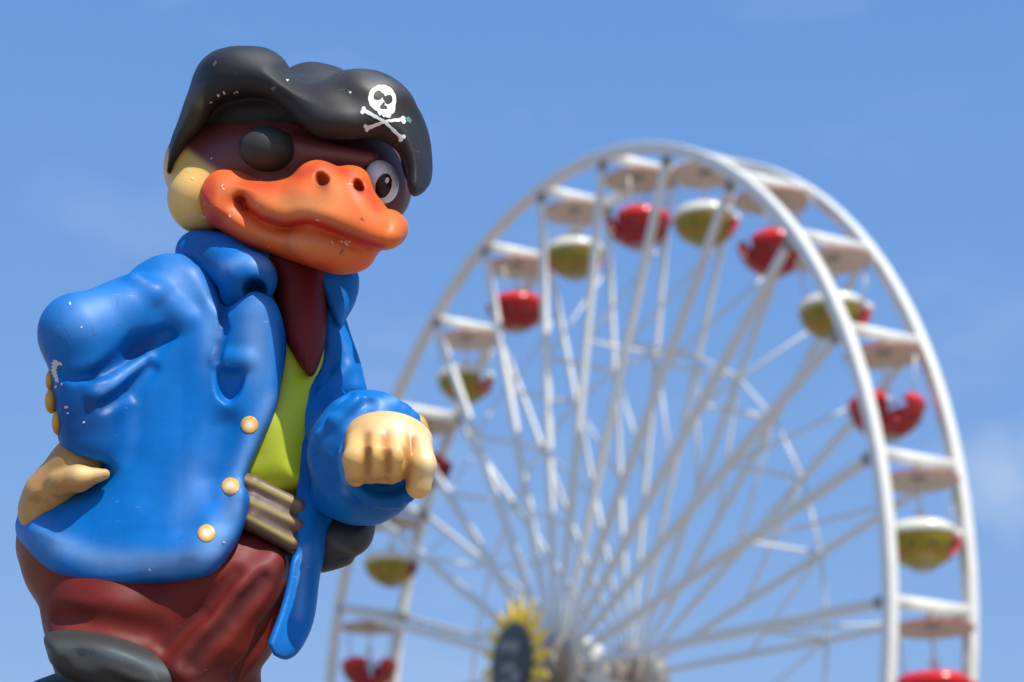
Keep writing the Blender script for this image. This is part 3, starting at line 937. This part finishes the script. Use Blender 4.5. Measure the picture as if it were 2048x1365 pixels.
coat_paint = coat(BLUE,
    (DEEP, line([(446, 610), (432, 720)], 10, 0.7)), (DEEP, line([(196, 742), (300, 690)], 16, 0.6)), (DEEP, blob(175, 835, 85, 75, 0, 0.8)), (DEEP, blob(275, 690, 45, 16, -28, 0.6)),  # forearm and arm-fold darks are shade painted into the blue
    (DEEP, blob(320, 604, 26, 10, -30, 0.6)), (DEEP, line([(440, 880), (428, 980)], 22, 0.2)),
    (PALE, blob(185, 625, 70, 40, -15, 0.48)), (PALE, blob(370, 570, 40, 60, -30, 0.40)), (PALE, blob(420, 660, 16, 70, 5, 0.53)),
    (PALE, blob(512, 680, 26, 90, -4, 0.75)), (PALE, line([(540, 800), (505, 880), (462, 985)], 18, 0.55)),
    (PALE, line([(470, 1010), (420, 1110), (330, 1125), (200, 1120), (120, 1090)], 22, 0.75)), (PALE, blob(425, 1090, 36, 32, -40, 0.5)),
    (PALE, blob(380, 985, 30, 70, 10, 0.35)), (PALE, line([(205, 780), (285, 725)], 8, 0.4)), (PALE, blob(85, 1075, 26, 40, -30, 0.35)),  # line along the arm fold is its lit edge, painted on
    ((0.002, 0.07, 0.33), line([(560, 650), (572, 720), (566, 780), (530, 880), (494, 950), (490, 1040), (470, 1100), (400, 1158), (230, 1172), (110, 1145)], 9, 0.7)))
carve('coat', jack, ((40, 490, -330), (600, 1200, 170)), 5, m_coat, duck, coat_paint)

collar = U(30, ell((522, 520, 10), (168, 72, 150)), chain([(395, 505, -85), (440, 520, -130), (500, 558, -178)], [44, 48, 52], 10))
collar = U(16, collar, cap((500, 560, -180), (470, 590, -150), 50, 30))
collar = SUB(9, collar, ell((508, 580, -226), (25, 24, 70), roll=10))
collar = SUB(10, collar, ell((585, 468, -60), (95, 60, 130)))
carve('collar', collar, ((340, 450, -270), (720, 640, 190)), 4.5, m_coat, duck,
      coat(BLUE, (DEEP, blob(508, 580, 30, 30, 0, 0.8)), (PALE, line([(450, 535), (490, 518), (535, 530)], 14, 0.6)), ((0.02, 0.08, 0.24), blob(400, 500, 40, 26, 20, 0.5))))
rcollar = pillow([(636, 546), (665, 538), (702, 538), (716, 547), (718, 575), (710, 607), (695, 634), (682, 654), (668, 640), (652, 600)], 24, 34, lambda px, py: -95 + 0.5 * (px - 680))
rcollar = SUB(10, rcollar, cap((690, 575, -150), (662, 615, -155), 9))
carve('collar', rcollar, ((620, 520, -210), (740, 670, 40)), 4, m_coat, duck, coat(BLUE, (DEEP, blob(665, 600, 20, 40, 0, 0.4))))

flap_poly = [(655, 560), (652, 640), (648, 700), (630, 760), (614, 830), (600, 930), (594, 1010), (594, 1090), (583, 1120), (574, 1170), (556, 1235), (537, 1282), (537, 1288), (546, 1307), (550, 1311),
             (573, 1318), (598, 1303), (622, 1262), (634, 1200), (645, 1125), (660, 1055), (700, 1000), (722, 900), (712, 800), (714, 748), (701, 700), (683, 652), (672, 600)]
flap = pillow(flap_poly, 12, 24, lambda px, py: -118 + 0.75 * (px - 610) - 0.04 * (py - 900))
flap = U(26, flap, cap((665, 640, -70), (705, 780, -70), 26, 30))
flap = U(18, flap, cap((625, 900, -120), (612, 1090, -130), 16, 22), cap((640, 800, -120), (690, 740, -90), 14, 10))
flap = SUB(16, flap, cap((636, 840, -160), (665, 760, -130), 9), cap((640, 800, -170), (668, 740, -140), 5))
sleeve = U(30, cap((624, 690, -10), (655, 860, -100), 58, 52), ell((733, 915, -170), (117, 137, 110)))
cuffring = []
for i in range(24):
    a = 2 * math.pi * i / 24
    cuffring.append((768 + 82 * math.cos(a) + 4 * math.sin(a), 908 + 96 * math.sin(a), -238 + 26 * math.cos(a)))
cuffring.append(cuffring[0])
sleeve = U(16, sleeve, chain(cuffring, [15] * 25, 4))
sleeve = SUB(9, sleeve, ell((776, 912, -292), (74, 86, 66), yaw=-10))
sleeve = U(34, sleeve, cap((655, 835, -100), (690, 890, -150), 34, 60), cap((640, 1000, -120), (690, 985, -150), 26, 50))
sleeve = groove(sleeve, [(712, 1008), (668, 970), (660, 905), (684, 848), (735, 803), (795, 797)], [7, 10, 12, 12, 10, 7], 6, 14)
sleeve = groove(sleeve, [(628, 905), (648, 935), (660, 985)], [8, 11, 8], 6, 14)
sleeve = ridge(sleeve, [(640, 870), (668, 842), (712, 800)], [10, 13, 9], 6, 16)
sleeve = groove(sleeve, [(640, 850), (665, 818), (700, 790)], [6, 8, 6], 5, 10)
carve('coat_flap', wobble(flap, 1.5, 100, 21), ((520, 530, -210), (745, 1335, 60)), 5, m_coat, duck,
      coat(BLUE, (PALE, line([(610, 1100), (598, 1230)], 10, 0.45)), (DEEP, line([(645, 700), (610, 850), (602, 1000)], 16, 0.5)), (DEEP, blob(575, 1305, 40, 18, 10, 0.5))))
carve('sleeve', wobble(sleeve, 1.2, 90, 23), ((560, 610, -310), (880, 1070, 80)), 4.5, m_coat, duck,
      coat(BLUE, (PALE, line([(700, 860), (735, 815), (790, 798)], 9, 0.6)), (PALE, line([(690, 985), (682, 910), (700, 860)], 8, 0.5)), ((0.02, 0.13, 0.32), blob(650, 900, 26, 70, 10, 0.5)),  # dark teal is the shaded left side, painted in
           (DEEP, blob(760, 1010, 60, 22, 0, 0.4))))  # shadow below the fist painted into the blue

# --- dark pouch behind the sleeve
pouch = U(8, pillow([(632, 1055), (660, 1030), (720, 1030), (749, 1042), (746, 1078), (730, 1102), (706, 1112), (640, 1108)], 38, 60, -50),
          pillow([(630, 1092), (705, 1105), (709, 1118), (694, 1132), (640, 1146), (628, 1130)], 16, 46, -40))
carve('pouch', pouch, ((610, 1010, -130), (770, 1160, 40)), 4, m_hat, duck, coat((0.045, 0.043, 0.045), ((0.10, 0.09, 0.09), line([(650, 1075), (700, 1108)], 8, 0.6))))

# --- hands
SKIN = (0.80, 0.47, 0.155)
palm = U(20, ell((776, 892, -282), (87, 66, 62), roll=6), ell((780, 870, -262), (84, 42, 60), roll=8))
fist = U(12, palm, chain([(716, 890, -312), (713, 920, -338), (712, 952, -318)], [24, 27, 22], 8))
fist = U(9, fist, chain([(754, 880, -322), (752, 912, -352), (751, 938, -330)], [25, 27, 22], 8))
fist = U(9, fist, chain([(794, 884, -322), (792, 915, -352), (790, 944, -330)], [25, 27, 22], 8))
fist = U(9, fist, chain([(834, 890, -306), (843, 930, -328), (837, 972, -312)], [30, 29, 26], 8))
fist = U(12, fist, chain([(714, 910, -290), (738, 946, -300), (784, 952, -300)], [22, 20, 17], 8))
fist = SUB(8, fist, cap((734, 905, -372), (733, 950, -352), 8), cap((773, 908, -380), (772, 950, -360), 8), cap((815, 900, -366), (811, 965, -350), 9))
carve('fist', fist, ((670, 815, -400), (885, 1015, -210)), 3.6, m_skin, duck,
      coat(SKIN, ((0.90, 0.72, 0.40), blob(785, 850, 50, 22, 5, 0.8)), ((0.88, 0.70, 0.42), blob(800, 860, 22, 24, 0, 0.7)), ((0.90, 0.78, 0.52), blob(857, 925, 13, 60, -4, 0.8)),  # sunlit top and right side painted into the skin colour
           ((0.36, 0.13, 0.025), line([(738, 872), (735, 945)], 9, 0.75)), ((0.36, 0.13, 0.025), line([(770, 872), (776, 940)], 10, 0.8)), ((0.38, 0.14, 0.03), line([(822, 880), (812, 970)], 10, 0.75)),
           ((0.42, 0.17, 0.04), line([(700, 965), (760, 960), (805, 962)], 12, 0.6))))
hand = U(18, chain([(182, 885, -128), (148, 930, -140), (92, 985, -120)], [46, 47, 44], 16), ell((75, 1020, -80), (38, 48, 60)))
hand = U(10, hand, chain([(118, 968, -166), (158, 957, -184), (209, 949, -186)], [25, 26, 11], 10))
for q in range(4):
    hand = U(6, hand, chain([(86 - 3 * q, 985 + 4 * q, -110 + 28 * q), (62 - 2 * q, 1022 + 3 * q, -105 + 28 * q), (66, 1068, -95 + 28 * q)], [20, 19, 15], 8))
hand = SUB(8, hand, cap((122, 950, -215), (72, 1000, -150), 5), cap((135, 925, -225), (82, 975, -172), 4))
carve('hand', hand, ((20, 820, -250), (270, 1100, 60)), 4.2, m_skin, duck,
      coat((0.54, 0.31, 0.10), ((0.90, 0.66, 0.28), blob(165, 945, 40, 14, 8, 0.7)), ((0.40, 0.16, 0.03), line([(110, 975), (150, 978), (190, 965)], 9, 0.6)), ((0.30, 0.15, 0.05), blob(130, 915, 50, 30, -30, 0.5)),  # base darkened for the arm's shadow, lit thumb painted on
           ((0.30, 0.14, 0.04), line([(60, 1000), (92, 1000)], 8, 0.4))))

# --- head, bill
head = U(36, ell((577, 345, -20), (238, 128, 164)), ell((404, 397, -85), (69, 72, 80)), ell((762, 388, -20), (58, 62, 80)), ell((400, 330, -20), (66, 80, 90)))
head = U(20, head, cap((590, 298, -182), (740, 322, -180), 24, 21))
head = SUB(16, head, cap((480, 352, -190), (600, 348, -200), 14, 14))
head = SUB(16, head, ell((768, 368, -165), (44, 50, 40)))
MASK = (0.145, 0.030, 0.030)
head_paint = coat((0.78, 0.46, 0.10),
    ((0.92, 0.62, 0.19), blob(368, 392, 34, 46, 0, 0.7)), ((0.36, 0.28, 0.10), blob(420, 400, 26, 60, 0, 0.5)), ((0.06, 0.045, 0.02), line([(370, 462), (430, 468)], 10, 0.6)),  # lit left cheek and the bill's shade beside it painted in
    (MASK, lambda px, py, d: 1 / (1 + np.exp((py - (300 + np.clip(px - 375, 0, 60) * 0.72 + np.clip(px - 435, 0, 400) * 0.5)) / 3.5))),
    ((0.36, 0.11, 0.10), blob(680, 311, 80, 14, 7, 0.75)), ((0.09, 0.03, 0.025), blob(810, 380, 30, 60, 0, 0.7)))  # light on the brow ridge painted in
carve('head', head, ((320, 200, -240), (840, 500, 200)), 5, m_face, duck, head_paint)

upper_poly = [(414, 396), (418, 366), (436, 347), (470, 346), (500, 355), (540, 362), (580, 353), (610, 337), (636, 326), (656, 333), (676, 346), (700, 340), (722, 350), (738, 385),
              (760, 418), (790, 425), (807, 440), (811, 458), (804, 480), (786, 495), (765, 498), (730, 488), (690, 471), (650, 456), (610, 448), (570, 452), (535, 443), (505, 425),
              (487, 408), (465, 414), (440, 430), (420, 422)]
ub = pillow(upper_poly, 36, 60, lambda px, py: -125 - 0.40 * (px - 420) - 0.55 * (py - 350) - 22 * np.exp(-((px - 650) / 110.0) ** 2))
ub = U(34, ub, ell((640, 356, -250), (40, 30, 36), roll=15), ell((706, 366, -262), (30, 27, 32)), ell((680, 412, -262), (95, 40, 58), roll=12))
ub = U(30, ub, ell((758, 460, -318), (50, 34, 46), roll=8), ell((460, 386, -150), (44, 38, 46)))
ub = SUB(7, ub, ell((647, 366, -300), (13, 25, 26), roll=-28), ell((717, 378, -308), (10, 19, 24), roll=-12))
ub = SUB(12, ub, ell((480, 401, -206), (11, 7, 12), roll=20))
ORANGE, RED, PEACH = (0.80, 0.14, 0.020), (0.56, 0.016, 0.007), (0.88, 0.33, 0.10)
lower_poly = [(412, 385), (432, 396), (470, 408), (500, 428), (540, 448), (580, 458), (620, 452), (660, 460), (700, 476), (745, 494), (760, 500), (750, 515), (728, 533), (700, 545),
              (672, 547), (640, 540), (600, 528), (560, 514), (520, 502), (485, 488), (455, 468), (432, 442), (415, 415)]
lb = pillow(lower_poly, 40, 62, lambda px, py: -128 - 0.53 * (px - 420) + 0.60 * (py - 450))
lb = U(18, lb, ell((660, 500, -246), (85, 40, 60), roll=14))
bill = U(16, ub, lb, cap((545, 449, -200), (612, 452, -226), 13))
bill = U(28, bill, ell((446, 402, -150), (38, 50, 54)))
bill = SUB(10, bill, cap((481, 396, -224), (487, 412, -232), 6))
carve('bill', bill, ((395, 300, -430), (830, 570, -20)), 3.8, m_bill, duck,
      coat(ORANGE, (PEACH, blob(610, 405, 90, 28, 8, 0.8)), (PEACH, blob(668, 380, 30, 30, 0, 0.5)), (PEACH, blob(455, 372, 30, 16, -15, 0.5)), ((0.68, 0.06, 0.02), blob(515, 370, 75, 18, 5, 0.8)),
           ((0.66, 0.055, 0.02), line([(600, 350), (640, 328), (700, 345), (735, 385), (755, 420)], 12, 0.7)), (RED, line([(480, 404), (520, 436), (570, 450), (620, 444), (690, 470), (765, 497)], 10, 0.9)),
           ((0.62, 0.07, 0.02), line([(420, 360), (414, 400), (440, 432)], 14, 0.6)), ((0.66, 0.17, 0.02), blob(785, 455, 26, 34, 0, 0.7)),
           ((0.14, 0.025, 0.012), blob(645, 365, 15, 22, -28, 0.85)), ((0.14, 0.025, 0.012), blob(717, 377, 11, 17, -12, 0.85)), ((0.25, 0.015, 0.008), blob(482, 401, 12, 9, 0, 0.8)),
           (RED, line([(412, 385), (414, 415), (440, 460), (500, 500), (600, 533), (650, 546)], 15, 0.8)), ((0.80, 0.27, 0.08), blob(600, 488, 100, 15, 12, 0.6)), ((0.72, 0.13, 0.025), blob(446, 405, 24, 34, 0, 0.5))))

# --- eyes
carve('eye_patch', ell((534, 298, -197), (57, 46, 46), roll=8), ((460, 235, -250), (610, 360, -120)), 4, m_hat, duck, (0.045, 0.040, 0.036))
carve('eyeball', ell((763, 364, -168), (34, 44, 42), roll=-14), ((715, 305, -235), (810, 420, -110)), 3, m_eye, duck,
      coat((0.86, 0.86, 0.85), ((0.50, 0.60, 0.76), blob(733, 365, 13, 46, -14, 0.5))))
eye = bpy.data.objects['eyeball']
def oval(cx, cy, rx, ry, roll):
    c, s = math.cos(R(roll)), math.sin(R(roll))
    return lambda x, y: (((x - cx) * c + (y - cy) * s) / rx) ** 2 + ((-(x - cx) * s + (y - cy) * c) / ry) ** 2 < 1
decal('pupil', 'eyeball', oval(767, 372, 15.5, 25, 15), (745, 340, 790, 405), m_blackfilm, eye, 1.0, 0.8)
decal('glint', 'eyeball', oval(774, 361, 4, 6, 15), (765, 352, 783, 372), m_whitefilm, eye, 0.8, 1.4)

# --- hat
brim_poly = [(336, 348), (337, 300), (347, 262), (364, 212), (376, 178), (388, 148), (410, 112), (440, 96), (490, 97), (530, 102), (558, 117), (578, 142), (595, 158), (622, 168),
             (655, 157), (695, 143), (735, 140), (775, 155), (808, 180), (832, 213), (847, 240), (856, 280), (861, 330), (855, 370), (845, 387), (826, 392), (815, 372), (808, 335),
             (792, 302), (765, 284), (735, 277), (700, 278), (660, 277), (630, 268), (602, 248), (575, 222), (550, 204), (525, 195), (490, 193), (455, 199), (432, 212), (415, 234),
             (395, 264), (372, 292), (352, 325)]
brim = pillow(brim_poly, 50, 74, lambda px, py: -246 + 165 * np.abs((px - 630) / 280.0) ** 3 + 0.30 * (255 - py))
brim = U(26, brim, ell((490, 142, -190), (80, 42, 60), roll=4), ell((745, 200, -230), (85, 52, 52), roll=20), ell((832, 320, -150), (28, 62, 50), roll=-4))
hat = U(16, brim, ell((600, 242, 0), (234, 95, 172)), ell((632, 182, 30), (84, 58, 100)))
hat = SUB(12, hat, ell((590, 366, -60), (220, 114, 200)))
carve('hat', wobble(hat, 1.6, 120, 31), ((325, 80, -350), (875, 405, 260)), 4.5, m_hat, duck,
      coat((0.022, 0.021, 0.021), ((0.085, 0.085, 0.09), blob(520, 112, 70, 18, 4, 0.55)), ((0.10, 0.11, 0.13), blob(760, 158, 60, 14, 22, 0.6)), ((0.07, 0.055, 0.02), blob(375, 230, 40, 60, -20, 0.6)),  # highlights on the top bulges and brownish reflection at left painted in
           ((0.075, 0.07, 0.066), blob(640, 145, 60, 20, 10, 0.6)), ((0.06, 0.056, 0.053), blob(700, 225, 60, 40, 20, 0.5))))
hato = bpy.data.objects['hat']
# skull and crossbones, as painted on the brim
def seg(ax, ay, bx, by, r0, r1=None):
    r1 = r0 if r1 is None else r1
    def f(x, y):
        ex, ey = bx - ax, by - ay
        t = np.clip(((x - ax) * ex + (y - ay) * ey) / (ex * ex + ey * ey), 0, 1)
        return (x - ax - t * ex) ** 2 + (y - ay - t * ey) ** 2 < (r0 + (r1 - r0) * t) ** 2
    return f
def disc2(cx, cy, r): return lambda x, y: (x - cx) ** 2 + (y - cy) ** 2 < r * r
def anyof(*fs): return lambda x, y: np.logical_or.reduce([f(x, y) for f in fs])
def minus(a, *bs): return lambda x, y: a(x, y) & ~np.logical_or.reduce([f(x, y) for f in bs])
skull = minus(anyof(oval(764, 198, 28, 27, 35), seg(783, 200, 782, 222, 9, 7), seg(750, 208, 758, 216, 8, 6)),
              oval(756, 192, 9, 10, 30), oval(776, 200, 8.5, 9.5, 20), seg(765, 190, 769, 200, 2.5), seg(767, 208, 764, 215, 2.5, 4.5), seg(764, 215, 770, 216, 4.0))
teeth = anyof(seg(757, 223, 760, 229, 3.0), seg(765, 225, 768, 232, 3.2), seg(773, 226, 774, 233, 3.0), seg(780, 228, 778, 234, 2.6))
bone1 = anyof(seg(729, 222, 768, 243, 4.2, 2.6), seg(768, 243, 804, 277, 2.6, 3.6), disc2(727, 218, 4.2), disc2(725, 225, 4.2), disc2(807, 274, 4.2), disc2(802, 280, 4.2))
bone2 = anyof(seg(736, 256, 772, 243, 3.8, 2.6), seg(772, 243, 804, 240, 2.6, 3.8), disc2(731, 253, 4.2), disc2(734, 259, 4.2), disc2(806, 237, 4.2), disc2(807, 244, 4.2))
def worn(f, s):
    return lambda x, y: f(x + 0.35 * np.sin(y * 0.45 + s), y + 0.35 * np.sin(x * 0.5 + s))
skull, bone1, bone2 = worn(skull, 0.4), worn(bone1, 1.7), worn(bone2, 2.9)
emb = decal('skull_emblem', 'hat', skull, (715, 160, 825, 250), m_whitefilm, hato, 0.45, 1.0)
tag(emb, 'white skull painted on the hat brim')
decal('skull_teeth', 'hat', teeth, (745, 210, 800, 250), m_whitefilm, hato, 0.45, 1.0)
b_ = decal('crossed_bone', 'hat', minus(bone1, skull, teeth), (710, 205, 825, 292), m_whitefilm, hato, 0.45, 1.0)
b_ = decal('crossed_bone', 'hat', minus(bone2, bone1, skull, teeth), (710, 205, 825, 292), m_whitefilm, hato, 0.45, 1.0)
# big flaked spot on the sleeve, teal nick on the hat
m_flake = plain_mat('bare_gelcoat', (0.62, 0.62, 0.58), 0.6, var=0.15, scale=60)
m_cream = plain_mat('cream_undercoat', (0.80, 0.74, 0.55), 0.6, var=0.15, scale=60)
m_dirt = plain_mat('grey_scuff', (0.16, 0.13, 0.11), 0.6, var=0.3, scale=60)
m_teal = plain_mat('teal_nick', (0.12, 0.25, 0.26), 0.6, var=0.2, scale=60)
def ragged(f, s):
    return lambda x, y: f(x + 1.0 * np.sin(y * 0.9 + s) + 0.7 * np.sin(y * 2.1), y + 0.9 * np.sin(x * 1.1 + s))
decal('paint_flake', 'coat', ragged(anyof(seg(111, 726, 108, 742, 6, 4.5), seg(108, 742, 115, 762, 4.5, 3.5), seg(111, 726, 122, 728, 3)), 1.0), (92, 710, 142, 780), m_flake, bpy.data.objects['coat'], 0.7, 1.0)
for q, (fx_, fy_, fr_) in enumerate(((124, 769, 2.2), (112, 774, 2.4), (133, 815, 3.2), (136, 827, 2.0), (140, 608, 2.4), (163, 655, 2.0), (168, 845, 2.2), (448, 1085, 2.0), (300, 1140, 2.4))):
    decal('paint_flake', 'coat', oval(fx_, fy_, fr_ * 0.8, fr_ * 1.3, 40 * q), (fx_ - 6, fy_ - 6, fx_ + 6, fy_ + 6), m_flake, bpy.data.objects['coat'], 0.7, 1.0)
decal('paint_flake', 'hat', ragged(anyof(disc2(816, 239, 4.5), disc2(819, 243, 3)), 2.0), (806, 230, 828, 252), m_teal, hato, 0.8, 1.0)

for shell, spots in (('hat', ((448, 186, 2.6), (437, 191, 2.8), (421, 205, 2.0), (474, 184, 2.2), (470, 186, 1.6), (430, 128, 4.0), (548, 177, 4.4), (575, 161, 2.2), (700, 185, 2.2))),
                     ('bill', ((445, 372, 2.0), (447, 379, 1.8), (636, 440, 2.0), (725, 438, 2.8), (692, 487, 3.4), (700, 484, 2.4), (684, 484, 2.2), (696, 492, 2.0), (664, 485, 1.8), (460, 433, 2.4), (683, 504, 4.0))),
                     ('head', ((378, 342, 1.8), (386, 357, 2.6), (380, 345, 1.6), (407, 434, 4.0), (423, 317, 1.6)))):
    for q, (fx_, fy_, fr_) in enumerate(spots):
        fm = m_dirt if (shell, fx_) in (('bill', 683), ('bill', 725), ('hat', 430), ('hat', 548)) else m_cream
        decal('paint_flake', shell, ragged(oval(fx_, fy_, fr_ * 0.7, fr_ * 1.3, 37 * q + 20), q), (fx_ - 11, fy_ - 11, fx_ + 11, fy_ + 11), fm, bpy.data.objects[shell], 0.6, 0.9)

m_scratch = plain_mat('dry_scratch', (0.07, 0.22, 0.50), 0.7, var=0.3, scale=80)
rs = random.Random(5)
for q in range(8):
    ax_, ay_ = rs.uniform(112, 245), rs.uniform(596, 690)
    an, ln = rs.choice((1.25, 1.35, 2.5)) + rs.uniform(-0.25, 0.25), rs.uniform(8, 26)
    bx_, by_ = ax_ + ln * math.cos(an), ay_ + ln * math.sin(an)
    decal('scratch', 'coat', seg(ax_, ay_, bx_, by_, 0.75, 0.45), (min(ax_, bx_) - 2, min(ay_, by_) - 2, max(ax_, bx_) + 2, max(ay_, by_) + 2), m_scratch, bpy.data.objects['coat'], 0.6, 0.8)

# --- buttons
GOLD = (0.66, 0.36, 0.03)
def surf_d(shell, px, py):
    V, Q = SHELL[shell]
    x, y = photo_xy(V)
    m = (np.abs(x - px) < 9) & (np.abs(y - py) < 9)
    return float((V[m, 2] - lean(y[m])).min())
for bx, by in ((499, 850), (461, 973), (413, 1067)):
    dome = lambda x, y, bx=bx, by=by: 0.6 + 2.6 * math.sqrt(max(0.0, 1 - ((x - bx) ** 2 + (y - by) ** 2) / 17.5 ** 2))
    o = decal('button', 'coat', lambda x, y, bx=bx, by=by: (x - bx) ** 2 + (y - by) ** 2 < 17 ** 2, (bx - 18, by - 18, bx + 18, by + 18), m_gold, duck, 0.9, dome,
              coat((0.80, 0.40, 0.015), ((0.86, 0.80, 0.62), blob(bx, by + 1, 10.0, 10.0, 0, 0.9, 1.4))))
for bx, by, rr in ((96, 762, (11, 24, 26)), (96, 803, (13, 25, 26)), (109, 846, (12, 25, 26))):
    carve('cuff_button', ell((bx + 7, by, -176), rr), ((bx - 14, by - 32, -215), (bx + 28, by + 32, -135)), 3, m_gold, duck, coat(GOLD, ((0.35, 0.15, 0.02), blob(bx, by + 14, 12, 10, 0, 0.5))))
carve('cuff_button', ell((846, 852, -205), (10, 23, 22), roll=-20), ((825, 820, -240), (870, 885, -170)), 3, m_gold, duck, coat(GOLD))

# --- column that carries the statue
m_plinth = plain_mat('plinth_render', (0.42, 0.38, 0.32), 0.8, var=0.15)
pl = empty('plinth', (BASE.x, BASE.y, 0))
tag(pl, 'plain rendered column under the pirate duck statue', 'plinth')
hz = BASE.z - 0.012
link('column', mesh_from('column', *lathe([(0, 0), (0.34, 0), (0.34, hz - 0.12), (0, hz - 0.12)], 40)), m_plinth, pl)
link('cap', mesh_from('cap', *lathe([(0, hz - 0.12), (0.50, hz - 0.12), (0.52, hz - 0.06), (0.50, hz), (0, hz)], 40)), m_plinth, pl)
